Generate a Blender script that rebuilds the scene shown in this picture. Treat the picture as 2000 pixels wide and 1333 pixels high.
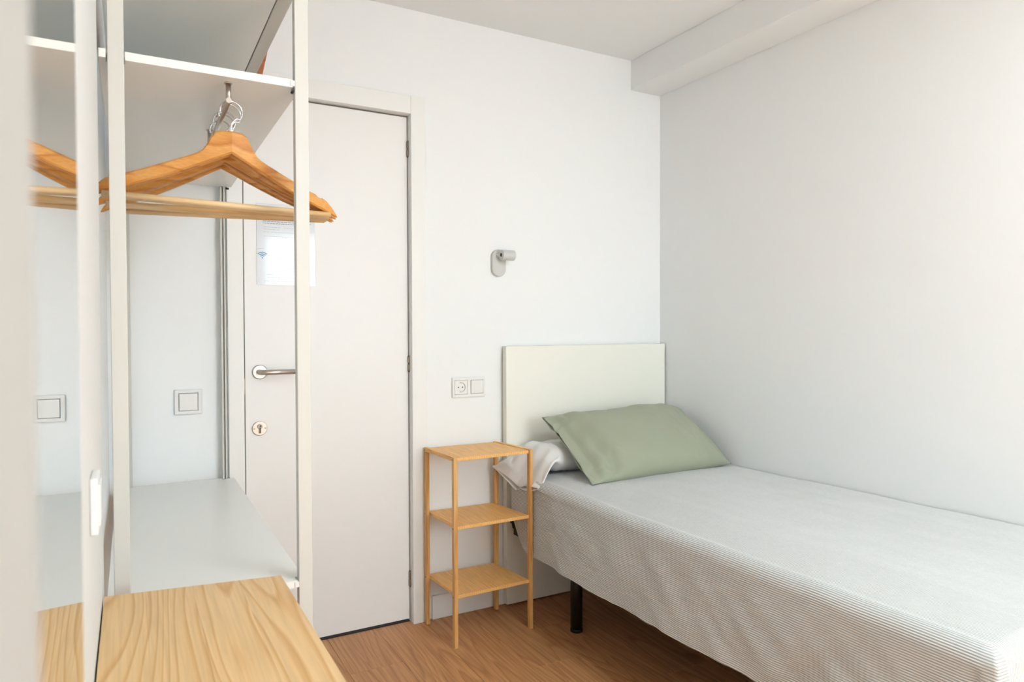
import bpy, bmesh, math, random
from mathutils import Vector, Matrix, noise

for o in list(bpy.data.objects): bpy.data.objects.remove(o)
random.seed(4)
S = bpy.context.scene
C = S.collection
PI = math.pi

# ------------------------------------------------------------------ camera
YAW, PITCH, ROLL, FPX = .503598, -.018039, -.003083, 1352.6
f = Vector((math.sin(YAW)*math.cos(PITCH), math.cos(YAW)*math.cos(PITCH), math.sin(PITCH)))
r = Vector((math.cos(YAW), -math.sin(YAW), 0)); u = r.cross(f)
r2 = math.cos(ROLL)*r+math.sin(ROLL)*u; u2 = -math.sin(ROLL)*r+math.cos(ROLL)*u
cd = bpy.data.cameras.new('camera'); cam = bpy.data.objects.new('camera', cd); C.objects.link(cam)
m = Matrix((r2, u2, -f)).transposed().to_4x4(); m.translation = (0, 0, 1.19)
cam.matrix_world = m
cd.sensor_width = 36; cd.lens = FPX/2000*36; cd.clip_start = .01
cd.dof.use_dof = True; cd.dof.focus_distance = 2.45; cd.dof.aperture_fstop = 7.0
S.camera = cam

# ------------------------------------------------------------------ world, lights, exposure
w = bpy.data.worlds.new('world'); S.world = w; w.use_nodes = True
bg = w.node_tree.nodes['Background']; bg.inputs[0].default_value = (.82, .91, 1, 1); bg.inputs[1].default_value = 1.0
S.view_settings.view_transform = 'Standard'; S.view_settings.look = 'None'
S.view_settings.exposure = 1.0; S.view_settings.gamma = 1; S.view_settings.use_curve_mapping = False

YF = -2.6
def area(name, loc, sx, sy, power, col, rot):
    l = bpy.data.lights.new(name, 'AREA'); l.shape = 'RECTANGLE'; l.size = sx; l.size_y = sy
    l.energy = power; l.color = col
    o = bpy.data.objects.new(name, l); C.objects.link(o); o.location = loc; o.rotation_euler = rot
    return o
# daylight at the window behind the camera
area('window_daylight', (1.735, YF-.13, 1.555), .93, 1.41, 33, (.74, .885, .955), (-PI/2, 0, PI))
area('overhead_fill', (1.25, .1, 2.43), .55, .55, 12.4, (.75, .89, .955), (0, 0, 0))  # unseen overhead light, added to brighten upward-facing surfaces
sl = bpy.data.lights.new('sun_fill', 'SUN'); sl.energy = 46; sl.angle = .01; sl.color = (.74, .885, .955)  # sunlight added through the window so floor bounce lifts undersides and ceiling
sun_fill = bpy.data.objects.new('sun_fill', sl); C.objects.link(sun_fill); sun_fill.rotation_euler = Vector((-.25, 1, -1.15)).to_track_quat('-Z', 'Y').to_euler()

# ------------------------------------------------------------------ helpers
def link(name, me, mat=None, parent=None, smooth=False):
    o = bpy.data.objects.new(name, me); C.objects.link(o)
    if mat: me.materials.append(mat)
    if parent: o.parent = parent
    if smooth:
        for p in me.polygons: p.use_smooth = True
    return o
def bmobj(name, bm, mat=None, parent=None, smooth=False):
    bmesh.ops.recalc_face_normals(bm, faces=bm.faces)
    me = bpy.data.meshes.new(name); bm.to_mesh(me); bm.free()
    return link(name, me, mat, parent, smooth)
def add_box(bm, a, b, bev=0, seg=2, M=None):
    t = bmesh.new()
    bmesh.ops.create_cube(t, size=1)
    c = [(a[i]+b[i])/2 for i in range(3)]; s = [abs(b[i]-a[i]) for i in range(3)]
    for v in t.verts: v.co = Vector((v.co.x*s[0]+c[0], v.co.y*s[1]+c[1], v.co.z*s[2]+c[2]))
    if bev: bmesh.ops.bevel(t, geom=list(t.edges), offset=min(bev, min(s)*.45), segments=seg, profile=.5, affect='EDGES')
    if M:
        for v in t.verts: v.co = M @ v.co
    merge(bm, t)
def merge(bm, t):
    mp = {}
    for v in t.verts: mp[v] = bm.verts.new(v.co)
    for fc in t.faces:
        try: nf = bm.faces.new([mp[v] for v in fc.verts]); nf.smooth = fc.smooth
        except ValueError: pass
    t.free()
def box(name, a, b, mat, parent=None, bev=.001, seg=2):
    bm = bmesh.new(); add_box(bm, a, b, bev, seg); return bmobj(name, bm, mat, parent)
def add_cyl(bm, p0, p1, r0, r1=None, n=20, bev=0, smooth=True):
    r1 = r0 if r1 is None else r1
    p0, p1 = Vector(p0), Vector(p1); d = p1-p0
    t = bmesh.new()
    bmesh.ops.create_cone(t, cap_ends=True, segments=n, radius1=r0, radius2=r1, depth=d.length)
    if bev: bmesh.ops.bevel(t, geom=[e for e in t.edges if abs(abs(e.verts[0].co.z)-d.length/2) < 1e-6 and abs(e.verts[0].co.z-e.verts[1].co.z) < 1e-6], offset=bev, segments=2, profile=.5, affect='EDGES')
    for fc in t.faces: fc.smooth = len(fc.verts) == 4 and smooth
    q = Vector((0, 0, 1)).rotation_difference(d).to_matrix().to_4x4(); q.translation = (p0+p1)/2
    for v in t.verts: v.co = q @ v.co
    merge(bm, t)
def add_tube(bm, pts, r, n=10):
    pts = [Vector(p) for p in pts]; rings = []
    nrm = None
    for i, p in enumerate(pts):
        d = (pts[min(i+1, len(pts)-1)]-pts[max(i-1, 0)]).normalized()
        if nrm is None: nrm = d.orthogonal().normalized()
        nrm = (nrm-d*nrm.dot(d)).normalized(); b = d.cross(nrm)
        rr = r[i] if isinstance(r, (list, tuple)) else r
        rings.append([bm.verts.new(p+rr*(math.cos(2*PI*k/n)*nrm+math.sin(2*PI*k/n)*b)) for k in range(n)])
    for a, b in zip(rings, rings[1:]):
        for k in range(n):
            fc = bm.faces.new((a[k], a[(k+1) % n], b[(k+1) % n], b[k])); fc.smooth = True
    bm.faces.new(rings[0][::-1]); bm.faces.new(rings[-1])
def prism(name, pts, axis, lo, hi, mat, parent=None, bev=0):
    """closed outline in the two other axes, extruded along axis"""
    bm = bmesh.new(); ax = 'xyz'.index(axis); oth = [i for i in range(3) if i != ax]
    def mk(p, h):
        c = [0, 0, 0]; c[oth[0]], c[oth[1]] = p; c[ax] = h; return bm.verts.new(c)
    A = [mk(p, lo) for p in pts]; B = [mk(p, hi) for p in pts]; n = len(pts)
    bm.faces.new(A); bm.faces.new(B[::-1])
    for i in range(n): bm.faces.new((A[i], A[(i+1) % n], B[(i+1) % n], B[i]))
    if bev: bmesh.ops.bevel(bm, geom=list(bm.edges), offset=bev, segments=2, profile=.5, affect='EDGES')
    return bmobj(name, bm, mat, parent)
def thing(name, label, cat, loc=(0, 0, 0), rz=0, group=None):
    o = bpy.data.objects.new(name, None); o.empty_display_size = .05; C.objects.link(o)
    o.location = loc; o.rotation_euler = (0, 0, rz); tag(o, label, cat, group); return o
def tag(o, label, cat, group=None):
    o['label'] = label; o['category'] = cat
    if group: o['group'] = group
    return o
def structure(o): o['kind'] = 'structure'; return o
def sempty(name, loc=(0, 0, 0)):
    o = bpy.data.objects.new(name, None); o.empty_display_size = .05; C.objects.link(o); o.location = loc; return structure(o)

# ------------------------------------------------------------------ materials
def lin(c): return tuple(((x/255)/12.92 if x/255 <= .04045 else ((x/255+.055)/1.055)**2.4) for x in c)+(1,)
def mat(name, col, rough=.6, metal=0, bump=0, bscale=200, spec=.5, sheen=0):
    m = bpy.data.materials.new(name); m.use_nodes = True; nt = m.node_tree; b = nt.nodes['Principled BSDF']
    b.inputs['Base Color'].default_value = lin(col); b.inputs['Roughness'].default_value = rough
    b.inputs['Metallic'].default_value = metal; b.inputs['Specular IOR Level'].default_value = spec
    if sheen: b.inputs['Sheen Weight'].default_value = sheen
    if bump:
        tc = nt.nodes.new('ShaderNodeTexCoord'); n = nt.nodes.new('ShaderNodeTexNoise'); n.inputs['Scale'].default_value = bscale
        n.inputs['Detail'].default_value = 3; bp = nt.nodes.new('ShaderNodeBump'); bp.inputs['Strength'].default_value = bump; bp.inputs['Distance'].default_value = .002
        nt.links.new(tc.outputs['Object'], n.inputs['Vector']); nt.links.new(n.outputs['Fac'], bp.inputs['Height']); nt.links.new(bp.outputs['Normal'], b.inputs['Normal'])
    return m
def wood(name, c1, c2, c3, scale=1, rings=14, stretch=.09, dist=5, rough=.45, axis=1, fine=.35, rnd=0.0, bump=.15, freq=0, cross=0):
    """procedural wood, grain along local axis"""
    m = bpy.data.materials.new(name); m.use_nodes = True; nt = m.node_tree; N, L = nt.nodes, nt.links
    b = N['Principled BSDF']; b.inputs['Roughness'].default_value = rough
    tc = N.new('ShaderNodeTexCoord'); oi = N.new('ShaderNodeObjectInfo')
    mul = N.new('ShaderNodeVectorMath'); mul.operation = 'SCALE'; mul.inputs[0].default_value = (7.3, 3.1, 5.7); L.new(oi.outputs['Random'], mul.inputs['Scale'])
    add = N.new('ShaderNodeVectorMath'); add.operation = 'ADD'; L.new(tc.outputs['Object'], add.inputs[0]); L.new(mul.outputs[0], add.inputs[1])
    mp = N.new('ShaderNodeMapping'); sc = [scale]*3; sc[axis] = scale*stretch; mp.inputs['Scale'].default_value = sc; L.new(add.outputs[0], mp.inputs['Vector'])
    nz = N.new('ShaderNodeTexNoise'); nz.inputs['Scale'].default_value = 5; nz.inputs['Detail'].default_value = 1.5; nz.inputs['Roughness'].default_value = .4; L.new(mp.outputs[0], nz.inputs['Vector'])
    k = N.new('ShaderNodeMath'); k.operation = 'MULTIPLY'; k.inputs[1].default_value = rings; L.new(nz.outputs['Fac'], k.inputs[0])
    if freq:
        sp = N.new('ShaderNodeSeparateXYZ'); L.new(add.outputs[0], sp.inputs[0])
        kf = N.new('ShaderNodeMath'); kf.operation = 'MULTIPLY_ADD'; kf.inputs[1].default_value = freq; L.new(sp.outputs['XYZ'[cross]], kf.inputs[0]); L.new(k.outputs[0], kf.inputs[2]); k = kf
    fr = N.new('ShaderNodeMath'); fr.operation = 'FRACT'; L.new(k.outputs[0], fr.inputs[0])
    cr = N.new('ShaderNodeValToRGB'); e = cr.color_ramp.elements
    e[0].position = 0; e[0].color = lin(c1); e[1].position = 1; e[1].color = lin(c1)
    x = e.new(.62); x.color = lin(c2); x = e.new(.86); x.color = lin(c3)
    L.new(fr.outputs[0], cr.inputs[0])
    n2 = N.new('ShaderNodeTexNoise'); n2.inputs['Scale'].default_value = 90*1; n2.inputs['Detail'].default_value = 4
    mp2 = N.new('ShaderNodeMapping'); sc = [scale]*3; sc[axis] = scale*.03; mp2.inputs['Scale'].default_value = sc; L.new(add.outputs[0], mp2.inputs['Vector']); L.new(mp2.outputs[0], n2.inputs['Vector'])
    mx = N.new('ShaderNodeMixRGB'); mx.blend_type = 'MULTIPLY'; mx.inputs['Fac'].default_value = fine
    r2_ = N.new('ShaderNodeValToRGB'); r2_.color_ramp.elements[0].position = .35; r2_.color_ramp.elements[0].color = (.55, .5, .45, 1); r2_.color_ramp.elements[1].position = .6
    L.new(n2.outputs['Fac'], r2_.inputs[0]); L.new(cr.outputs[0], mx.inputs[1]); L.new(r2_.outputs[0], mx.inputs[2])
    out = mx.outputs[0]
    if rnd:
        hv = N.new('ShaderNodeHueSaturation'); mr = N.new('ShaderNodeMapRange'); mr.inputs[3].default_value = 1-rnd; mr.inputs[4].default_value = 1+rnd
        L.new(oi.outputs['Random'], mr.inputs[0]); L.new(mr.outputs[0], hv.inputs['Value']); L.new(out, hv.inputs['Color']); out = hv.outputs[0]
    L.new(out, b.inputs['Base Color'])
    if bump:
        bp = N.new('ShaderNodeBump'); bp.inputs['Strength'].default_value = bump; bp.inputs['Distance'].default_value = .001
        L.new(n2.outputs['Fac'], bp.inputs['Height']); L.new(bp.outputs[0], b.inputs['Normal'])
    return m

M_wall = mat('wall_paint', (245, 246, 246), .75, bump=.05, bscale=60)
M_ceil = mat('ceiling_paint', (245, 246, 246), .9)
M_door = mat('door_lacquer', (243, 241, 239), .38)
M_trim = mat('trim_lacquer', (243, 242, 239), .42)
M_frame = mat('wardrobe_white', (208, 206, 199), .45)
M_board = mat('white_laminate', (236, 235, 230), .32)
M_head = mat('headboard_laminate', (245, 243, 232), .5)
M_plastic = mat('white_plastic', (240, 239, 237), .3)
M_plastic2 = mat('light_grey_plastic', (234, 233, 231), .4)
M_dark = mat('dark_hole', (40, 38, 36), .6)
M_black = mat('black_metal', (9, 9, 10), .45)
M_rubber = mat('black_plastic', (16, 16, 16), .5)
M_steel = mat('brushed_steel', (190, 182, 174), .32, 1)
M_chrome = mat('chrome', (215, 215, 218), .12, 1)
M_hinge = mat('hinge_steel', (150, 140, 128), .35, 1)
M_mirror = mat('mirror_glass', (238, 240, 238), .0, 1)
M_shadow = mat('dark_subfloor_and_shade', (38, 28, 22), .8)
M_floor = wood('oak_laminate', (212, 156, 106), (204, 147, 97), (190, 133, 85), scale=1.6, rings=12, stretch=.11, rough=.5, fine=.5, rnd=.04, freq=14)
M_pine = wood('pine', (230, 194, 142), (226, 186, 130), (210, 160, 98), scale=2.0, rings=11, stretch=.10, rough=.42, fine=.25, rnd=.02, freq=45)
M_bamboo = wood('bamboo', (255, 204, 130), (253, 194, 116), (242, 176, 94), scale=4, rings=2, stretch=.03, rough=.45, fine=.5, rnd=.03, freq=110)
M_bamboo_v = wood('bamboo_upright', (236, 186, 118), (230, 174, 104), (212, 152, 84), scale=5, rings=4, stretch=.05, rough=.4, axis=2, fine=.45, rnd=.03)
M_hang = wood('hanger_wood', (218, 158, 84), (209, 143, 68), (190, 118, 48), scale=4, rings=5, stretch=.12, rough=.35, axis=0, fine=.3, rnd=.03)
M_orange = wood('orange_wood', (222, 124, 50), (214, 114, 44), (200, 100, 36), scale=3, rings=4, rough=.5, axis=2)

def fabric(name, col, col2=None, period=.006, rough=.9, bump=.25):
    m = bpy.data.materials.new(name); m.use_nodes = True; nt = m.node_tree; N, L = nt.nodes, nt.links
    b = N['Principled BSDF']; b.inputs['Roughness'].default_value = rough; b.inputs['Sheen Weight'].default_value = .15; b.inputs['Specular IOR Level'].default_value = .2
    tc = N.new('ShaderNodeTexCoord')
    n = N.new('ShaderNodeTexNoise'); n.inputs['Scale'].default_value = 14; n.inputs['Detail'].default_value = 6; L.new(tc.outputs['Object'], n.inputs['Vector'])
    bp = N.new('ShaderNodeBump'); bp.inputs['Strength'].default_value = bump; bp.inputs['Distance'].default_value = .006
    L.new(n.outputs['Fac'], bp.inputs['Height'])
    if col2:
        sx = N.new('ShaderNodeSeparateXYZ'); L.new(tc.outputs['UV'], sx.inputs[0])
        k = N.new('ShaderNodeMath'); k.operation = 'MULTIPLY'; k.inputs[1].default_value = 2*PI/period; L.new(sx.outputs['Y'], k.inputs[0])
        s = N.new('ShaderNodeMath'); s.operation = 'SINE'; L.new(k.outputs[0], s.inputs[0])
        mr = N.new('ShaderNodeMapRange'); mr.inputs[1].default_value = -.7; mr.inputs[2].default_value = .3; L.new(s.outputs[0], mr.inputs[0])
        mx = N.new('ShaderNodeMixRGB'); mx.inputs[1].default_value = lin(col2); mx.inputs[2].default_value = lin(col); L.new(mr.outputs[0], mx.inputs[0])
        n3 = N.new('ShaderNodeTexNoise'); n3.inputs['Scale'].default_value = 1; n3.inputs['Detail'].default_value = 3
        mp = N.new('ShaderNodeMapping'); mp.inputs['Scale'].default_value = (60, 420, 1); L.new(tc.outputs['UV'], mp.inputs[0]); L.new(mp.outputs[0], n3.inputs['Vector'])
        mx2 = N.new('ShaderNodeMixRGB'); mx2.blend_type = 'MULTIPLY'; mx2.inputs[0].default_value = .22; L.new(mx.outputs[0], mx2.inputs[1]); L.new(n3.outputs['Fac'], mx2.inputs[2])
        L.new(mx2.outputs[0], b.inputs['Base Color'])
        b2 = N.new('ShaderNodeBump'); b2.inputs['Strength'].default_value = .35; b2.inputs['Distance'].default_value = .0008; L.new(s.outputs[0], b2.inputs['Height']); L.new(bp.outputs[0], b2.inputs['Normal'])
        L.new(b2.outputs[0], b.inputs['Normal'])
    else:
        b.inputs['Base Color'].default_value = lin(col); L.new(bp.outputs[0], b.inputs['Normal'])
    return m
M_cover = fabric('striped_cotton', (240, 241, 241), (184, 185, 181), period=.0056)
M_green = fabric('sage_cotton', (163, 167, 146))
M_white = fabric('white_cotton', (238, 236, 234))
M_matt = fabric('mattress_ticking', (214, 204, 196))

# ------------------------------------------------------------------ room
W = 2.63; XR = 2.279; XL = -.047; XN = -.066; ZC = 2.462
floor = structure(box('floor', (-.2, -2.8, -.05), (2.5, 2.8, -.006), M_shadow, bev=0))
pw, pl = .192, 1.26
x = -.12; k = 0; meshes = {}
while x < XR:
    y = YF-.1-[.0, .53, .93, .27][k % 4]
    while y < W+.08:
        y0 = max(y, YF-.02); y1 = min(y+pl, W+.05); x1 = min(x+pw, XR+.01)
        if y1-y0 > .02:
            key = (round(y1-y0, 3), round(x1-x, 3))
            if key not in meshes:
                bm = bmesh.new(); add_box(bm, (-(x1-x)/2+.0003, -(y1-y0)/2+.0003, -.006), ((x1-x)/2-.0003, (y1-y0)/2-.0003, 0), .0008, 1)
                bmesh.ops.recalc_face_normals(bm, faces=bm.faces); me = bpy.data.meshes.new('plank'); bm.to_mesh(me); bm.free(); me.materials.append(M_floor); meshes[key] = me
            o = bpy.data.objects.new('plank', meshes[key]); C.objects.link(o); o.location = ((x+x1)/2, (y0+y1)/2, 0); o.parent = floor
        y += pl
    x += pw; k += 1
# back wall with door opening
bm = bmesh.new()
add_box(bm, (-.3, W, -.05), (.338, W+.14, ZC+.05)); add_box(bm, (.338, W, 2.056), (.998, W+.14, ZC+.05)); add_box(bm, (.998, W, -.05), (XR+.2, W+.14, ZC+.05))
structure(bmobj('wall_back', bm, M_wall))
structure(box('wall_right', (XR, -2.8, -.05), (XR+.15, W, ZC+.05), M_wall, bev=0))
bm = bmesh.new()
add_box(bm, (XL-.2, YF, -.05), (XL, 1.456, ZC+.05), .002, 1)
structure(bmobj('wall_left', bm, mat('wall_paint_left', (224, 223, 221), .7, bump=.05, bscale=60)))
structure(box('wall_left_recess', (XN-.18, 1.456, -.05), (XN, W, ZC+.05), M_wall, bev=0))
structure(box('ceiling', (-.3, -2.8, ZC), (XR+.2, W+.14, ZC+.12), M_ceil, bev=0))
structure(box('trim_1', (2.10, YF, 2.322), (XR, W, ZC), M_wall, bev=.002))
# wall behind the camera with the window
bm = bmesh.new()
wx0, wx1, wz0, wz1 = 1.27, 2.20, .85, 2.26
add_box(bm, (-.3, YF-.15, -.05), (wx0, YF, ZC+.05)); add_box(bm, (wx1, YF-.15, -.05), (XR+.2, YF, ZC+.05))
add_box(bm, (wx0, YF-.15, -.05), (wx1, YF, wz0)); add_box(bm, (wx0, YF-.15, wz1), (wx1, YF, ZC+.05))
structure(bmobj('wall_front', bm, M_wall))
win = sempty('window_1', (1.735, YF-.04, wz0))
def wp(name, a, b, mt):
    a = (a[0]-1.735, a[1]-(YF-.04), a[2]-wz0); b = (b[0]-1.735, b[1]-(YF-.04), b[2]-wz0); return box(name, a, b, mt, win, .003)
for a, b in (((wx0, YF-.05, wz0), (wx0+.04, YF-.01, wz1)), ((wx1-.04, YF-.05, wz0), (wx1, YF-.01, wz1)), ((wx0+.04, YF-.05, wz0), (wx1-.04, YF-.01, wz0+.04)), ((wx0+.04, YF-.05, wz1-.04), (wx1-.04, YF-.01, wz1)), ((1.72, YF-.05, wz0+.04), (1.75, YF-.01, wz1-.04))):
    wp('window_frame', a, b, M_trim)
# white jamb right beside the lens
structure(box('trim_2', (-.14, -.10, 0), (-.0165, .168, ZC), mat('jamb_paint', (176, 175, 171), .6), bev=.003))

# baseboard between door and headboard
structure(box('baseboard_back', (1.068, W-.012, 0), (XR, W, .096), M_trim, bev=.002))
structure(box('baseboard_right', (XR-.012, .2, 0), (XR, W-.012, .096), M_trim, bev=.002))

# ------------------------------------------------------------------ door
LF = 2.65
door = sempty('door_1', (.669, LF, 0))
def dp(name, a, b, mt, bev=.0015, par=None):
    bm = bmesh.new(); add_box(bm, (a[0]-.669, a[1]-LF, a[2]), (b[0]-.669, b[1]-LF, b[2]), bev, 2); return bmobj(name, bm, mt, par or door)
leaf = dp('door_leaf', (.3605, LF, .012), (.9813, LF+.036, 2.0385), M_door, .0015)
M_gap_shade = mat('gap_shade_grey', (120, 116, 108), .8)  # grey strips painted in for the shade in the gap round the leaf
dp('gap_shade', (.3527, LF+.003, .012), (.3603, LF+.012, 2.0440), M_gap_shade, 0)
dp('gap_shade', (.3605, LF+.003, 2.0387), (.9840, LF+.012, 2.0442), M_gap_shade, 0)
CF = 2.612
dp('casing', (.9845, CF, 0), (1.045, W, 2.1155), M_trim, .002)
dp('casing', (.300, CF, 0), (.3525, W, 2.1155), M_trim, .002)
dp('casing', (.3525, CF+.0006, 2.0444), (.9845, W, 2.1155), M_trim, .002)
dp('jamb', (.9845, W, 0), (.998, LF+.10, 2.056), M_trim, .001)
dp('jamb', (.338, W, 0), (.3525, LF+.10, 2.056), M_trim, .001)
dp('jamb', (.3525, W, 2.0444), (.9845, LF+.10, 2.056), M_trim, .001)
dp('threshold_shade', (.3525, LF+.002, -.005), (.9845, LF+.10, .001), M_shadow, 0)  # strip coloured dark to stand for shade under the leaf
for z in (1.9115, 1.0488, .177):
    bm = bmesh.new(); xx = .9822-.669; yy = -.0045
    add_cyl(bm, (xx, yy, z-.030), (xx, yy, z-.002), .0052, n=14, bev=.0012); add_cyl(bm, (xx, yy, z+.002), (xx, yy, z+.030), .0052, n=14, bev=.0012)
    h = bmobj('hinge', bm, M_hinge, door)
    bm = bmesh.new(); add_cyl(bm, (xx, yy, z-.033), (xx, yy, z+.033), .0026, n=10); bmobj('pin', bm, M_dark, h)
dp('strike_plate', (.3530, LF+.0008, .955), (.3600, LF+.0028, 1.012), M_hinge, 0)
# lever handle
hx, hz = .4104-.669, 1.0346
bm = bmesh.new(); add_cyl(bm, (hx, 0, hz), (hx, -.0085, hz), .0262, n=40, bev=.003); rose = bmobj('handle_rose', bm, M_steel, door)
bm = bmesh.new(); pts = [(hx, -.006, hz), (hx, -.032, hz), (hx+.002, -.042, hz), (hx+.008, -.049, hz), (hx+.016, -.052, hz), (hx+.13, -.052, hz)]
add_tube(bm, pts, .0095, 18); lev = bmobj('lever_handle', bm, M_steel, door)
# keyhole escutcheon
kz = .8292; kx = .4085-.669
bm = bmesh.new(); add_cyl(bm, (kx, 0, kz), (kx, -.007, kz), .0262, n=40, bev=.002); esc = bmobj('keyhole_rose', bm, M_steel, door)
bm = bmesh.new(); add_cyl(bm, (kx, -.004, kz+.007), (kx, -.0105, kz+.007), .0092, n=24, bev=.001); add_box(bm, (kx-.0045, -.0105, kz-.018), (kx+.0045, -.004, kz+.006), .002); bmobj('lock_cylinder', bm, M_hinge, esc)
bm = bmesh.new(); add_cyl(bm, (kx+.002, -.0104, kz+.009), (kx+.002, -.0112, kz+.009), .0030, n=14); add_box(bm, (kx-.0012, -.0112, kz-.016), (kx+.0014, -.0103, kz+.004)); bmobj('key_slot', bm, M_dark, esc)
for sx in (-1, 1):
    bm = bmesh.new(); add_cyl(bm, (kx+sx*.019, -.0068, kz), (kx+sx*.019, -.0078, kz), .0032, n=14, bev=.0004); bmobj('screw', bm, M_hinge, esc)

# notice on the door
M_paper = mat('laminated_paper', (224, 227, 231), .09, spec=.5)
M_blue = mat('print_blue', (88, 152, 196), .3); M_grey = mat('print_grey', (120, 126, 150), .3); M_pale = mat('print_pale', (178, 184, 194), .3)
nx0, nx1, nz0, nz1 = .4035, .6125, 1.352, 1.648
notice = thing('paper_notice', 'laminated white paper notice with a blue wireless symbol stuck on the door leaf', 'notice', (.508, LF-.0022, 1.50))
def nl(x, z): return (x-.508, z-1.50)
bm = bmesh.new(); add_box(bm, (nx0-.508, 0, nz0-1.5), (nx1-.508, .0018, nz1-1.5), .0003, 1); bmobj('sheet', bm, M_paper, notice)
wxc, wzc = .4235, 1.4535
bm = bmesh.new()
for rr in (.0085, .0145, .0205):
    A = []
    for s in range(17):
        a = PI/2+(s/16-.5)*math.radians(96)
        A.append([bm.verts.new((wxc-.508+q*math.cos(a), -.0004, wzc-1.5-.004+q*math.sin(a))) for q in (rr-.0018, rr+.0018)])
    for a, b in zip(A, A[1:]): bm.faces.new((a[0], a[1], b[1], b[0]))
bmesh.ops.create_circle(bm, cap_ends=True, segments=16, radius=.0026, matrix=Matrix.Translation((wxc-.508, -.0004, wzc-1.5-.0035)) @ Matrix.Rotation(PI/2, 4, 'X'))
bmobj('wireless_symbol', bm, M_blue, notice)
def lines(name, rows, mt, wd=.0016):
    bm = bmesh.new()
    for (xa, xb, z) in rows:
        xx = xa
        while xx < xb-.002:
            wl = random.uniform(.004, .013); e = min(xx+wl, xb)
            v = [bm.verts.new((xx-.508, -.0004, z-1.5-wd/2)), bm.verts.new((e-.508, -.0004, z-1.5-wd/2)), bm.verts.new((e-.508, -.0004, z-1.5+wd/2)), bm.verts.new((xx-.508, -.0004, z-1.5+wd/2))]
            bm.faces.new(v); xx = e+.0022
    o = bmobj(name, bm, mt, notice); o['kind'] = 'stuff'; return o
lines('heading_print', [(.437, .468, 1.605), (.476, .595, 1.605)], mat('print_lilac', (140, 150, 196), .3), .003)
lines('text_print', [(.428, .600, 1.592), (.426, .600, 1.584), (.426, .596, 1.577)], M_grey, .0022)
lines('faint_print', [(.428, .49, 1.563), (.5, .59, 1.563), (.428, .485, 1.555), (.428, .59, 1.545), (.43, .54, 1.530), (.409, .432, 1.484), (.47, .476, 1.447), (.48, .54, 1.45), (.47, .476, 1.435), (.50, .59, 1.414), (.49, .58, 1.405), (.44, .58, 1.39), (.44, .58, 1.38), (.43, .57, 1.366)], M_pale, .0014)
bm = bmesh.new(); add_cyl(bm, (.422-.508, -.0002, 1.6115-1.5), (.422-.508, -.0012, 1.6115-1.5), .0038, n=16); bmobj('round_sticker', bm, mat('teal_spot', (96, 142, 158), .4), notice)

# ------------------------------------------------------------------ switches, sockets
def rrect(w_, h_, r_, n=5):
    P = []
    for cx, cz, a0 in ((w_/2-r_, h_/2-r_, 0), (-w_/2+r_, h_/2-r_, 90), (-w_/2+r_, -h_/2+r_, 180), (w_/2-r_, -h_/2+r_, 270)):
        for i in range(n+1):
            a = math.radians(a0+90*i/n); P.append((cx+r_*math.cos(a), cz+r_*math.sin(a)))
    return P
def plate_frame(name, w_, h_, holes, t, mt, parent):
    """frame with rectangular holes side by side, facing -y"""
    bm = bmesh.new(); zs = [-h_/2, holes[0][2], holes[0][3], h_/2]
    xs = [-w_/2]
    for hh in holes: xs += [hh[0], hh[1]]
    xs.append(w_/2)
    add_box(bm, (-w_/2, -t, zs[2]), (w_/2, 0, zs[3]), .003, 3); add_box(bm, (-w_/2, -t, zs[0]), (w_/2, 0, zs[1]), .003, 3)
    for i in range(0, len(xs), 2): add_box(bm, (xs[i], -t, zs[1]-.004), (xs[i+1], 0, zs[2]+.004), .003, 3)
    return bmobj(name, bm, mt, parent)
def rocker(x0, x1, z0, z1, parent):
    bm = bmesh.new()
    add_box(bm, (x0+.001, -.0125, z0+.001), (x1-.001, -.002, z1-.001), .0015, 3)
    for v in bm.verts:
        if v.co.y < -.008: v.co.y += (z1-v.co.z)*.04-.001
    return bmobj('rocker', bm, M_plastic, parent)
sw = thing('light_switch', 'white square rocker light switch on the wall left of the door, seen through the wardrobe', 'light switch', (.1724, W, .9405))
plate_frame('cover_frame', .0874, .0861, [(-.030, .030, -.030, .030)], .010, M_plastic2, sw); rocker(-.030, .030, -.030, .030, sw)
so = thing('wall_socket', 'double white plate with round power socket and rocker between the door and headboard', 'socket', (1.2385, W, .9455))
plate_frame('cover_frame', .1515, .084, [(-.065, -.008, -.0285, .0285), (.008, .065, -.0285, .0285)], .010, M_plastic, so)
rocker(.008, .065, -.0285, .0285, so)
bm = bmesh.new()
cx = -.0365
ring = [[], [], [], []]
for i in range(32):
    a = 2*PI*i/32; c_, s_ = math.cos(a), math.sin(a); sq = 1/max(abs(c_), abs(s_))
    ring[0].append(bm.verts.new((cx+.028*sq*c_, -.0085, .028*sq*s_))); ring[1].append(bm.verts.new((cx+.0205*c_, -.0085, .0205*s_)))
    ring[2].append(bm.verts.new((cx+.0195*c_, -.0012, .0195*s_)))
for A, B in zip(ring[:2], ring[1:3]):
    for i in range(32): bm.faces.new((A[i], A[(i+1) % 32], B[(i+1) % 32], B[i]))
bm.faces.new(ring[2])
outl = bmobj('socket_insert', bm, M_plastic, so)
bm = bmesh.new()
for sx in (-.0095, .0095): add_cyl(bm, (cx+sx, -.0010, 0), (cx+sx, -.0018, 0), .0026, n=14)
bmobj('pin_hole', bm, M_dark, outl)
bm = bmesh.new()
for sz in (-1, 1):
    bm = bmesh.new(); add_box(bm, (cx-.004, -.006, sz*.0195-.0015), (cx+.004, -.001, sz*.0195+.0015), .0005, 1); bmobj('earth_clip', bm, M_hinge, outl)
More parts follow.
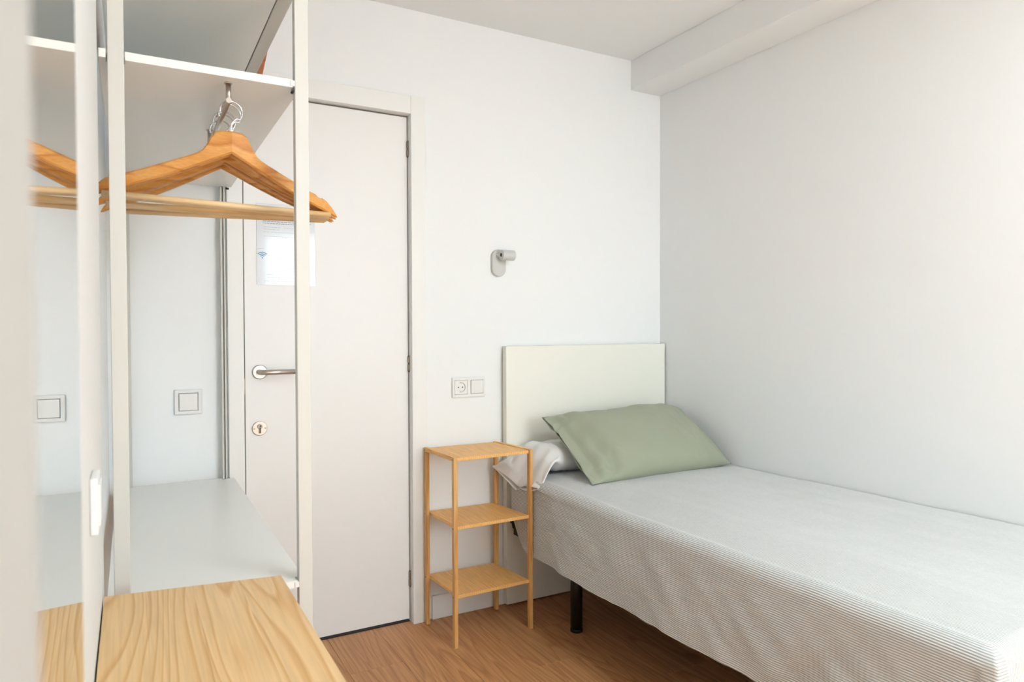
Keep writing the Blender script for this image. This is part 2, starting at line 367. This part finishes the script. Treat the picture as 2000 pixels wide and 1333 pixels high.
# switch on the left wall, above the desk
s2 = thing('light_switch', 'white surface-mounted switch on the left wall above the pine desk, seen edge-on', 'light switch', (XL, 1.04, .968), PI/2)
s2.rotation_euler = (0, 0, PI/2)
bm = bmesh.new(); add_box(bm, (-.036, -.0095, -.036), (.036, 0, .036), .003, 3); bmobj('cover_frame', bm, M_plastic2, s2)
bm = bmesh.new(); add_box(bm, (-.026, -.0115, -.026), (.026, -.0092, .026), .0015, 3); bmobj('rocker', bm, M_plastic, s2)

# ------------------------------------------------------------------ wall lamp
lamp = thing('wall_lamp', 'small light grey wall reading lamp with oval plate and cylindrical head', 'lamp', (1.380, W, 1.470))
bm = bmesh.new(); P = []
for i in range(25):
    a = PI*i/24; P.append((.0335*math.cos(a), .0245+.0335*math.sin(a)))
for i in range(25):
    a = PI+PI*i/24; P.append((.0335*math.cos(a), -.0245+.0335*math.sin(a)))
A = [bm.verts.new((p[0], 0, p[1])) for p in P]; B = [bm.verts.new((p[0], -.012, p[1])) for p in P]; D = [bm.verts.new((p[0]*.93, -.0155, p[1]*.96)) for p in P]
n = len(P)
for U, V in ((A, B), (B, D)):
    for i in range(n): fc = bm.faces.new((U[i], U[(i+1) % n], V[(i+1) % n], V[i])); fc.smooth = True
bm.faces.new(D); bm.faces.new(A)
M_lamp = mat('lamp_paint', (210, 210, 206), .45)
bmobj('back_plate', bm, M_lamp, lamp)
bm = bmesh.new(); add_cyl(bm, (-.006, -.014, .030), (-.006, -.040, .030), .0085, n=24); arm = bmobj('arm', bm, M_lamp, lamp)
bm = bmesh.new(); add_cyl(bm, (-.010, -.052, .030), (.050, -.052, .030), .0225, n=40, bev=.002); hd = bmobj('lamp_head', bm, M_lamp, lamp)
bm = bmesh.new(); add_cyl(bm, (-.0106, -.052, .030), (-.0099, -.052, .030), .008, n=20); bmobj('cap', bm, M_dark, hd)
bm = bmesh.new(); add_cyl(bm, (.0495, -.052, .030), (.0506, -.052, .030), .018, n=30); bmobj('lens', bm, mat('lamp_lens', (236, 234, 228), .3), hd)

# ------------------------------------------------------------------ wardrobe
wd = thing('open_wardrobe', 'open white wardrobe frame with slim posts and shelves along the left wall', 'wardrobe', (.14, 2.04, 0))
ox, oy = .14, 2.04
def wb(name, a, b, mt=None, bev=.0015, par=None):
    bm = bmesh.new(); add_box(bm, (a[0]-ox, a[1]-oy, a[2]), (b[0]-ox, b[1]-oy, b[2]), bev, 2); return bmobj(name, bm, mt or M_frame, par or wd)
YW = 1.46; ZU = 1.896; ZM = 1.684; ZL = .670
wb('post', (-.0312, YW, 0), (-.0046, YW+.022, ZU))
wb('post', (.3000, YW, 0), (.3275, YW+.022, ZU))
# rear posts, the right one with a recessed channel
wb('post', (-.032, 2.606, 0), (.0008, 2.628, ZU))
prism('post', [(.2762-ox, 2.588-oy), (.2815-ox, 2.588-oy), (.2815-ox, 2.600-oy), (.2865-ox, 2.600-oy), (.2865-ox, 2.588-oy), (.2915-ox, 2.588-oy), (.2915-ox, 2.610-oy), (.2762-ox, 2.610-oy)], 'z', 0, ZU, M_frame, wd)
# shelves
SX0 = -.045
def shelf(name, z0, z1, x1, y0=YW+.001):
    # notched round the posts
    P = [(SX0, y0), (-.0335, y0), (-.0335, YW+.0235), (-.003, YW+.0235), (-.003, y0), (.2960, y0), (.2960, YW+.0235), (x1, YW+.0235), (x1, 2.583), (.274, 2.583), (.274, 2.6), (SX0, 2.6)]
    return prism(name, [(p[0]-ox, p[1]-oy) for p in P], 'z', z0, z1, M_board, wd)
shelf('middle_shelf', ZM, ZM+.0155, .3116); shelf('bottom_shelf', ZL-.0155, ZL, .3125)
wb('top_panel', (SX0, YW+.024, ZU), (.2822, 2.6, ZU+.016), M_board); wb('top_rail', (.2840, YW+.024, ZU-.0005), (.3135, 2.6, ZU+.03), M_frame)
wb('top_rail', (SX0, YW, ZU), (.3275, YW+.022, ZU+.03), M_frame)
for z in (ZM+.002, ZL-.0135):
    wb('shelf_connector', (.2915, YW-.0012, z), (.2998, YW+.020, z+.0115), M_plastic2, .0005)
for z in (ZM-.006,):
    bm = bmesh.new(); add_cyl(bm, (.2975-ox, YW+.004-oy, z), (.2975-ox, YW+.018-oy, z), .0028, n=12); bmobj('peg', bm, M_dark, wd)
    bm = bmesh.new(); add_cyl(bm, (.2945-ox, 2.585-oy, z), (.3045-ox, 2.585-oy, z), .0035, n=12); bmobj('peg', bm, M_dark, wd)
RX, RZ, RY0, RY1 = .1777, 1.648, 1.497, 1.872
bm = bmesh.new(); add_tube(bm, [(RX-ox, RY0-oy-.006, RZ), (RX-ox, RY1-oy+.006, RZ)], .0055, 16); rail = bmobj('hanging_rail', bm, M_steel, wd)
for yy in (RY0, RY1):
    bm = bmesh.new(); add_cyl(bm, (RX-ox, yy-oy, RZ-.005), (RX-ox, yy-oy, ZM), .0050, n=18); add_cyl(bm, (RX-ox, yy-oy, ZM-.0022), (RX-ox, yy-oy, ZM), .0082, n=20, bev=.0006); bmobj('rail_support', bm, M_steel, rail)

# orange box on top of the wardrobe, its edge overhanging
tb = thing('storage_box', 'orange box lying on top of the open wardrobe, one edge overhanging the rail', 'box', (.19, 2.12, ZU+.0305), -.09)
bm = bmesh.new(); add_box(bm, (-.135, -.36, 0), (.154, .34, .09), .003, 2); bmobj('box_body', bm, M_orange, tb)
bm = bmesh.new(); add_box(bm, (-.138, -.363, .0905), (.157, .343, .115), .003, 2); bmobj('lid', bm, M_orange, tb)

# ------------------------------------------------------------------ hangers
def arm_pts(s):
    """half outline of the hanger body: x outward, top and bottom z; origin at the neck top"""
    return s
def hanger_mesh():
    bm = bmesh.new()
    # stations: x, z top, z bottom
    St = [(0, .000, -.045), (.012, .000, -.0505), (.022, -.001, -.055), (.031, -.005, -.059), (.038, -.0155, -.0625), (.045, -.030, -.066), (.053, -.0415, -.070), (.063, -.049, -.0745), (.079, -.0565, -.082), (.10, -.065, -.0915), (.125, -.0755, -.1025), (.15, -.086, -.112), (.18, -.0975, -.1235), (.190, -.100, -.127), (.1965, -.1055, -.1295), (.203, -.1075, -.131), (.209, -.1065, -.133), (.220, -.112, -.1365), (.232, -.123, -.141), (.241, -.134, -.1445), (.246, -.143, -.1455)]
    full = [(-a, b, c) for a, b, c in St[::-1][:-1]]+St
    rings = []
    for x_, zt, zb in full:
        ax = abs(x_); yc = .052*(ax/.22)           # arms sweep back
        th = .0135*(1 if ax < .19 else max(.35, 1-(ax-.19)/.09)); th *= .75+.25*min(1, ax/.09)
        e = .0035; zz = zt-zb
        e = min(e, zz*.4, th*.4)
        prof = [(-th/2, zb+e), (-th/2+e, zb), (th/2-e, zb), (th/2, zb+e), (th/2, zt-e), (th/2-e, zt), (-th/2+e, zt), (-th/2, zt-e)]
        rings.append([bm.verts.new((x_, yc+p, q)) for p, q in prof])
    for a, b in zip(rings, rings[1:]):
        for k_ in range(8):
            fc = bm.faces.new((a[k_], a[(k_+1) % 8], b[(k_+1) % 8], b[k_]))
    bm.faces.new(rings[0][::-1]); bm.faces.new(rings[-1])
    return bm
hg = thing('clothes_hanger', 'x', 'hanger', (0, 0, 0), 0, 'wooden hangers on the wardrobe rail')
body = bmobj('hanger_body', hanger_mesh(), M_hang, hg)
bm = bmesh.new()
add_cyl(bm, (-.226, .0520, -.1415), (.228, .0520, -.1415), .0062, n=16)
bar = bmobj('trouser_bar', bm, wood('bar_wood', (236, 206, 160), (230, 196, 146), (216, 176, 120), scale=6, rings=4, stretch=.05, axis=0, fine=.2), hg)
bm = bmesh.new(); R_ = .0215; pts = [(0, 0, -.012), (0, 0, .004), (0, 0, .0145), (.003, 0, .020), (.010, 0, .0275)]
cz = .0401
for i in range(22):
    a = math.radians(-38+i*(232/21)); pts.append((R_*math.cos(a), 0, cz+R_*math.sin(a)))
add_tube(bm, pts, .0019, 10)
t = bmesh.new(); bmesh.ops.create_uvsphere(t, u_segments=10, v_segments=8, radius=.0026)
for v in t.verts: v.co += Vector(pts[-1])
for fc in t.faces: fc.smooth = True
merge(bm, t)
hook = bmobj('hook', bm, M_chrome, hg)
HZ = RZ+.0055+.0021-cz-R_        # the hook hangs on the rail
labels = ['varnished wooden clothes hanger at the front of the wardrobe rail, nearest the camera',
          'wooden clothes hanger directly behind the front one on the rail',
          'wooden clothes hanger in the middle of the row, third from the front',
          'wooden clothes hanger fourth from the front on the wardrobe rail',
          'rearmost wooden clothes hanger on the wardrobe rail']
HY = [(1.520, 7, 0), (1.543, 6.0, .3), (1.600, -2.5, -.4), (1.624, -3.5, .3), (1.674, -8, -.3)]
for i, (yy, rot, tilt) in enumerate(HY):
    if i == 0: h, parts = hg, None
    else:
        h = hg.copy(); C.objects.link(h)
        for p in (body, bar, hook):
            q = p.copy(); C.objects.link(q); q.parent = h
    h.location = (RX+.0075-.004*(i > 1), yy, HZ); h.rotation_euler = (0, math.radians(tilt), math.radians(rot)); h['label'] = labels[i]

# ------------------------------------------------------------------ wall mirror
mir = thing('wall_mirror', 'tall white-edged wall mirror on the near left wall reflecting the hangers', 'mirror', (XL, .33, .30))
bm = bmesh.new(); add_box(bm, (.0005, -.15, 0), (.0170, .180, 1.75), .001, 1); bmobj('backing', bm, M_frame, mir)
bm = bmesh.new(); add_box(bm, (.0172, -.149, .001), (.0190, .1795, 1.749), 0, 1); bmobj('glass', bm, M_mirror, mir)

# ------------------------------------------------------------------ pine desk
ZD = .730
desk = thing('pine_desk', 'narrow pine desk top with visible grain in the foreground below the wardrobe', 'desk', (.10, 1.0, 0))
xa, xb, ya, yb = -.0445, .2415, .60, 1.360
bounds = [xa, .018, .092, .168, xb]
for i in range(4):
    b0, b1 = bounds[i], bounds[i+1]
    o = prism('board', [(b0+.00004-(b0+b1)/2, ya-1.0), (b1-.00004-(b0+b1)/2, ya-1.0), (b1-.00004-(b0+b1)/2, 1.372-.0425*(b1-xa)/(xb-xa)-1.0+.006), (b0+.00004-(b0+b1)/2, 1.372-.0425*(b0-xa)/(xb-xa)-1.0+.006)], 'z', ZD-.027, ZD, M_pine, desk, .0002)
    o.location = ((b0+b1)/2-.10, 0, 0)
for (x0_, y0_) in ((xa+.004, ya+.02), (xb-.044, ya+.02), (xa+.004, 1.28), (xb-.044, 1.28)):
    bm = bmesh.new(); add_box(bm, (x0_-.10, y0_-1.0, 0), (x0_+.04-.10, y0_+.04-1.0, ZD-.027), .003, 2); bmobj('leg', bm, M_pine, desk)
bm = bmesh.new(); add_box(bm, (xa+.012-.10, ya+.06-1.0, ZD-.09), (xa+.03-.10, 1.28-1.0, ZD-.0275), .001); add_box(bm, (xb-.03-.10, ya+.06-1.0, ZD-.09), (xb-.012-.10, 1.28-1.0, ZD-.0275), .001); bmobj('apron', bm, M_pine, desk)

# ------------------------------------------------------------------ bamboo rack
FL, FR, BL, BR = Vector((1.0475, 2.345)), Vector((1.377, 2.356)), Vector((1.037, 2.595)), Vector((1.3460, 2.588))
rc = (FL+FR+BL+BR)/4
rack = thing('bamboo_rack', 'three-tier bamboo shelf rack standing beside the bed head', 'shelf rack', (rc.x, rc.y, 0))
def l2(v, z): return Vector((v.x-rc.x, v.y-rc.y, z))
ex = (FR-FL).normalized(); 
LW = .0155; LD = .019; ZT = .711
def legbox(p, z1):
    bm = bmesh.new(); ang = math.atan2(ex.y, ex.x)
    Mx = Matrix.Translation(l2(p, 0)) @ Matrix.Rotation(ang, 4, 'Z')
    add_box(bm, (-LW/2, -LD/2, 0), (LW/2, LD/2, z1), .0012, 2, Mx); return bmobj('leg', bm, M_bamboo_v, rack)
legs = [legbox(FL, ZT+.002), legbox(FR, ZT+.002), legbox(BL, ZT-.014), legbox(BR, ZT-.014)]
def quadprism(name, P, z0, z1, mt, bev=.001, par=None):
    bm = bmesh.new(); A = [bm.verts.new((p.x-rc.x, p.y-rc.y, z0)) for p in P]; B = [bm.verts.new((p.x-rc.x, p.y-rc.y, z1)) for p in P]
    bm.faces.new(A[::-1]); bm.faces.new(B)
    for i in range(4): bm.faces.new((A[i], A[(i+1) % 4], B[(i+1) % 4], B[i]))
    bmesh.ops.bevel(bm, geom=list(bm.edges), offset=bev, segments=2, profile=.5, affect='EDGES')
    return bmobj(name, bm, mt, par or rack)
ix = Vector((LW/2+.0003, 0)); dy = Vector((0, LD/2))
for z in (.1965, .4535, ZT-.001):
    P = [FL+ix-dy*.6, FR-ix-dy*.6, BR-ix+dy, BL+ix+dy]
    quadprism('shelf', P, z-.0125, z, M_bamboo)
for z in (.1965, .4535):
    for a, b, s in ((FL, BL, 1), (FR, BR, -1)):
        d = Vector((LW/2, 0))
        quadprism('side_rail', [a-d+dy, a+d*.98+dy, b+d*.98-dy, b-d-dy], z-.014, z-.0002, M_bamboo) if False else None
for a, b in ((FL, BL), (FR, BR)):
    d = Vector((LW/2, 0)); e = Vector((0, LD/2+.0003))
    quadprism('side_rail', [a-d+e, a+d+e, b+d+e, b-d+e], ZT-.0135, ZT+.0025, M_bamboo)
for p in (FL, BL):
    for z in (.190, .446, .703):
        bm = bmesh.new(); q = l2(p, z)+Vector((-LW/2, .001, 0)); add_cyl(bm, q+Vector((.0005, 0, 0)), q-Vector((.0006, 0, 0)), .0024, n=12); bmobj('screw', bm, M_dark, rack)

# ------------------------------------------------------------------ headboard, bed
hb = tag(box('headboard', (1.3965, 2.586, .008), (2.272, 2.6175, 1.1145), M_head, None, .0015), 'plain cream laminate headboard board standing against the back wall', 'headboard')
bm = bmesh.new()
add_tube(bm, [(1.440, 2.545, .452), (1.424, 2.545, .440), (1.416, 2.545, .415), (1.414, 2.545, .385), (1.420, 2.545, .355), (1.440, 2.545, .335), (1.470, 2.545, .325)], [.010, .013, .015, .017, .018, .017, .015], 14)
add_box(bm, (1.41, 2.555, .36), (1.45, 2.585, .42), .004)
br_ = bmobj('bracket', bm, M_rubber, hb)
X0, Y0, TOPZ = 1.385, .672, .600
bed = thing('bed_base', 'black metal bed base with round legs under the grey bedspread', 'bed base', (1.83, 1.62, 0))
bx, by = 1.83, 1.62
bm = bmesh.new()
for a, b in (((1.415, .72, .315), (1.455, 2.56, .355)), ((2.225, .72, .315), (2.262, 2.56, .355)), ((1.455, .72, .315), (2.225, .76, .355)), ((1.455, 2.52, .315), (2.225, 2.56, .355)), ((1.455, 1.60, .315), (2.225, 1.64, .355))):
    add_box(bm, (a[0]-bx, a[1]-by, a[2]), (b[0]-bx, b[1]-by, b[2]), .002)
bmobj('frame', bm, M_black, bed)
for (px_, py_) in ((1.5225, 2.245), (1.5225, .95), (2.18, 2.245), (2.18, .95)):
    bm = bmesh.new(); add_cyl(bm, (px_-bx, py_-by, .012), (px_-bx, py_-by, .345), .0235, n=28); lg = bmobj('leg', bm, M_black, bed)
    bm = bmesh.new(); add_cyl(bm, (px_-bx, py_-by, 0), (px_-bx, py_-by, .013), .0245, n=28, bev=.002); bmobj('foot_cap', bm, M_rubber, lg)
bm = bmesh.new(); add_box(bm, (1.456-bx, .765-by, .300), (2.224-bx, 2.515-by, .362), .004); bmobj('bounce_blocker', bm, mat('bounce_blocker_black', (14, 14, 15), .9), bed)  # unseen black panel added to cut bounce light and darken under the bed
# mattress
bm = bmesh.new(); add_box(bm, (X0+.036, Y0+.03, .368), (2.262, 2.555, TOPZ-.014), .045, 5)
mt_ = bmobj('mattress', bm, M_matt, None, True); tag(mt_, 'single bed mattress hidden beneath the grey striped bedspread', 'mattress')

# bedspread
def nz(x_, y_, z_=0): return noise.noise(Vector((x_, y_, z_)))
def cover():
    bm = bmesh.new(); uvl = bm.loops.layers.uv.new('UVMap')
    rr = .038; uvs = {}
    ys = [Y0+rr+.07*i/28 for i in range(28)]+[Y0+rr+.07+(2.535-Y0-rr-.07)*i/120 for i in range(121)]     # foot to head
    PER = .0056; NX = 900
    xs = [X0+rr+(2.272-X0-rr)*i/NX for i in range(NX+1)]
    def ridge(vv): return .0006*math.sin(2*PI*vv/PER)
    def topz(x_, y_):
        d = min(x_-X0, .25)
        return TOPZ-.016*(1-d/.25)**2+.006*nz(x_*3, y_*2.2)+.0022*nz(x_*9, y_*7, 3)+.012*max(0, (x_-2.0)/.27)*max(0, (1.7-y_))
    grid = [[None]*len(ys) for _ in xs]
    for i, x_ in enumerate(xs):
        for j, y_ in enumerate(ys):
            v = bm.verts.new((x_, y_, topz(x_, y_)+ridge(x_)*min(1, (x_-xs[0])/.01))); grid[i][j] = v; uvs[v] = (y_, x_)
    for i in range(len(xs)-1):
        for j in range(len(ys)-1): bm.faces.new((grid[i][j], grid[i+1][j], grid[i+1][j+1], grid[i][j+1]))
    # perimeter list: (inner vertex, outward normal, s, kind)
    per = [(grid[0][j], Vector((-1, 0, 0)), ys[j]) for j in range(len(ys)-1, -1, -1)]
    nc = 14
    for k_ in range(1, nc):
        a = PI+PI/2*k_/nc; per.append((grid[0][0], Vector((math.cos(a), math.sin(a), 0)), Y0+rr-.09*k_/nc))
    per += [(grid[i][0], Vector((0, -1, 0)), Y0-.09-(xs[i]-xs[0])) for i in range(len(xs))]
    rows = 54; last = None
    side = 230
    for (v0, nrm, s_) in per:
        c = v0.co; col = [v0]
        near = nrm.x < -.99; hz = .283
        y_ = c.y
        hz += .006*nz(s_*2.1, 7)+.003*nz(s_*8, 2)
        if y_ > 2.40 and near: hz += .13*min(1, (y_-2.40)/.13)**1.5
        if near: hz += .006*(1/(1+math.exp(-(1.42-y_)*60)))
        hz -= .17*max(0, min(1, (1.12-y_)/.25))**1.5  # out-of-view hem shaped lower at the foot to block light under the bed
        corner = 0 if abs(nrm.x*nrm.y) < 1e-4 else abs(nrm.x*nrm.y)*2
        foot = nrm.y < -.99
        sqf = (1/max(abs(nrm.x), abs(nrm.y)))**.85
        for q in range(1, rows+1):
            a = PI/2*q/rows; p = c+nrm*rr*math.sin(a)*sqf; z = c.z-rr*(1-math.cos(a)); p.z = z
            arc = rr*a
            if near: p += ridge(xs[0]-arc)*min(1, q/6)*(nrm*math.sin(a)+Vector((0, 0, math.cos(a))))
            v = bm.verts.new(p); col.append(v)
            if near or corner: uvs[v] = (y_, xs[0]-arc)
            else: uvs[v] = (Y0+rr-arc, c.x)
        zt = col[-1].co.z
        for q in range(1, side+1):
            g = q/side; z = zt+(hz-zt)*g
            off = .016*g*nz(s_*3.1, z*1.5, 5)+.014*g*nz(s_*9+z*5, z*2.5, 1)+.0065*nz(s_*13-z*12, z*5, 4)*min(1, g*3)+.0040*nz(s_*16+z*16, z*6, 9)*min(1, g*3)+.0016*nz(s_*40+z*34, z*9, 2)*min(1, g*3)
            off += .004*g
            if near and y_ > 2.0: off += .0030*math.sin((y_*1.0+z*1.15)*95)*min(1, (y_-2.0)/.25)*math.sin(g*PI)*(.5+.5*nz(y_*5, z*5))
            if corner: off += -.030*math.sin(corner*PI/2)*min(1, g*3)*0+.02*g*corner
            if foot: off += .012*g*math.sin(min(1, (c.x-xs[0])/.10)*PI)
            if near: off -= .040*min(1, g*2.5)*math.exp(-((y_-(Y0+rr)+.002)/.016)**2)
            if foot: off += .018*min(1, g*2.5)*math.exp(-((c.x-xs[0]-.01)/.03)**2)
            if corner: off += .018*min(1, g*2.5)*max(0, -nrm.y)
            if near and y_ > 2.2: off = off*.3-.007*min(1, (y_-2.2)/.1)
            if near: off += ridge(xs[0]-rr*PI/2-(zt-z))
            p = c+nrm*(rr*sqf+off); p.z = z
            v = bm.verts.new(p); col.append(v)
            if near or corner: uvs[v] = (y_, xs[0]-rr*PI/2-(zt-z))
            else: uvs[v] = (Y0+rr-rr*PI/2-(zt-z), c.x)
        if last:
            for q in range(len(col)-1):
                a, b, c2, d = last[q], last[q+1], col[q+1], col[q]
                vs = [a, b, c2, d]
                if a is d: vs = [a, b, c2]
                try: bm.faces.new(vs)
                except ValueError: pass
        last = col
    for fc in bm.faces:
        fc.smooth = True
        for lp in fc.loops: lp[uvl].uv = uvs[lp.vert]
    return bm
cv = bmobj('bedspread', cover(), M_cover, None, True)
tag(cv, 'light grey finely striped bedspread hanging over the side and foot of the bed', 'bedspread')

# ------------------------------------------------------------------ pillows
def pillow(name, L_, H_, T, M_, mt, seed, flap=.06, nx=90, ny=60, post=None, wr=1.0):
    bm = bmesh.new(); G = []
    for side in (1, -1):
        g = []
        for i in range(nx+1):
            row = []
            for j in range(ny+1):
                a = -1+2*i/nx; b = -1+2*j/ny
                xs_ = a*L_/2; ys_ = b*H_/2
                # stuffing occupies the part right of the open flap
                aa = (xs_+L_/2-flap)/(L_-flap)*2-1
                ta = max(0, 1-abs(aa)**3.2) if aa > -1 else 0; tb = max(0, 1-abs(b)**2.6)
                t_ = T/2*(ta**.55)*(tb**.55)
                if xs_ < -L_/2+flap*1.6: t_ = max(t_, .010*(1-b*b)**.5)
                # sides pull in between the corners
                xs_ *= 1-.022*(1-b*b); ys_ *= 1-.05*(1-a*a)
                wv = .009*nz(xs_*5+seed, ys_*5, side)+.006*nz(xs_*22+seed, ys_*4, 4)*max(0, 1-(a+1)/.7)+.0035*nz(xs_*14+seed, ys_*9, side*2)
                wv += .004*wr*math.sin(b*11+a*2+seed)*math.exp(-((a+.78)/.16)**2)+.003*wr*math.sin(b*9+seed)*math.exp(-((a-.85)/.12)**2)
                wv += .017*math.sin((a+1)*19+b*1.5)*math.exp(-((a+.70)/.13)**2)*(.6+.4*math.sin(b*3+seed))+.005*math.sin((a-1)*24-b*2)*math.exp(-((a-.72)/.12)**2)+.006*nz(xs_*10-ys_*8, xs_*3+ys_*4, seed+2)
                cr_ = abs(nz(xs_*9+ys_*4+seed, ys_*3.2-xs_*2, 6)); wv -= .009*max(0, 1-cr_/.09)*(.25+.75*abs(a)**2)
                k_ = min(1, (1-b*b)*4) if abs(a) < 1 else min(1, (1-b*b)*4)
                z = side*t_+wv*k_*(.3 if t_ < .004 else 1)*side
                edge = i == nx or j in (0, ny)
                if edge: z = 0
                z += .010*nz(xs_*4+seed*3, ys_*4, 8)
                p = Vector((xs_, ys_, z))
                if post: p = post(p, a, b, side)
                if side == -1 and edge: row.append(G[0][i][j])
                else: row.append(bm.verts.new(M_ @ p))
            g.append(row)
        G.append(g)
    for s, g in enumerate(G):
        for i in range(nx):
            for j in range(ny):
                q = (g[i][j], g[i+1][j], g[i+1][j+1], g[i][j+1])
                try: bm.faces.new(q if s == 0 else q[::-1]).smooth = True
                except ValueError: pass
    me = bpy.data.meshes.new(name); bm.to_mesh(me); bm.free()
    o = link(name, me, mt, None, True)
    sd = o.modifiers.new('cloth', 'SOLIDIFY'); sd.thickness = .0015; sd.offset = 0
    return o
# green pillow leans on the white one and the headboard
B_, A_, C_, D_ = Vector((1.505, 2.120, .605)), Vector((1.512, 2.470, .800)), Vector((2.262, 2.165, .607)), Vector((2.200, 2.455, .805))
cen = (A_+B_+C_+D_)/4+Vector((0, 0, 0))
exv = ((C_-B_)+(D_-A_)).normalized(); eyv = ((A_-B_)+(D_-C_)); eyv = (eyv-exv*eyv.dot(exv)).normalized(); ezv = exv.cross(eyv)
Mg = Matrix((exv, eyv, ezv)).transposed().to_4x4(); Mg.translation = cen+ezv*.012
Lg = ((C_-B_).length+(D_-A_).length)/2; Hg = ((A_-B_).length+(D_-C_).length)/2
gp = pillow('pillow', Lg+.012, Hg+.03, .185, Mg, M_green, 3.1, flap=.045)
tag(gp, 'sage green pillow leaning on the bed head on top of the white one', 'pillow')
def droop(p, a, b, side):
    wx, wy = p.x+1.735, p.y+2.445
    e = max(0, min(1, (1.52-wx)/.16)); wy = 2.42+(wy-2.42)*(1+.10*e)-.004*e
    # skewed open end: further left at the headboard
    wx += e*(.062*(1-(wy-2.27)/.30)-.004)
    fl = max(0, min(1, (1.475-wx)/.09)); fl = fl*fl*(3-2*fl)
    p.z -= fl*.082*(1-max(0, b)*.75)*1.0
    if wx < 1.42:
        d = 1.42-wx; p.z -= d*.35+.25*d*(1-abs(b))
        wx += d*.10
    p.x, p.y = wx-1.735, wy-2.445
    return p
Mw = Matrix.Translation((1.735, 2.445, .664))
wpw = pillow('pillow', .82, .262, .125, Mw, M_white, 9.7, flap=.075, post=droop, wr=1.3)
tag(wpw, 'white pillow lying flat under the green one, its open end over the bed edge', 'pillow')
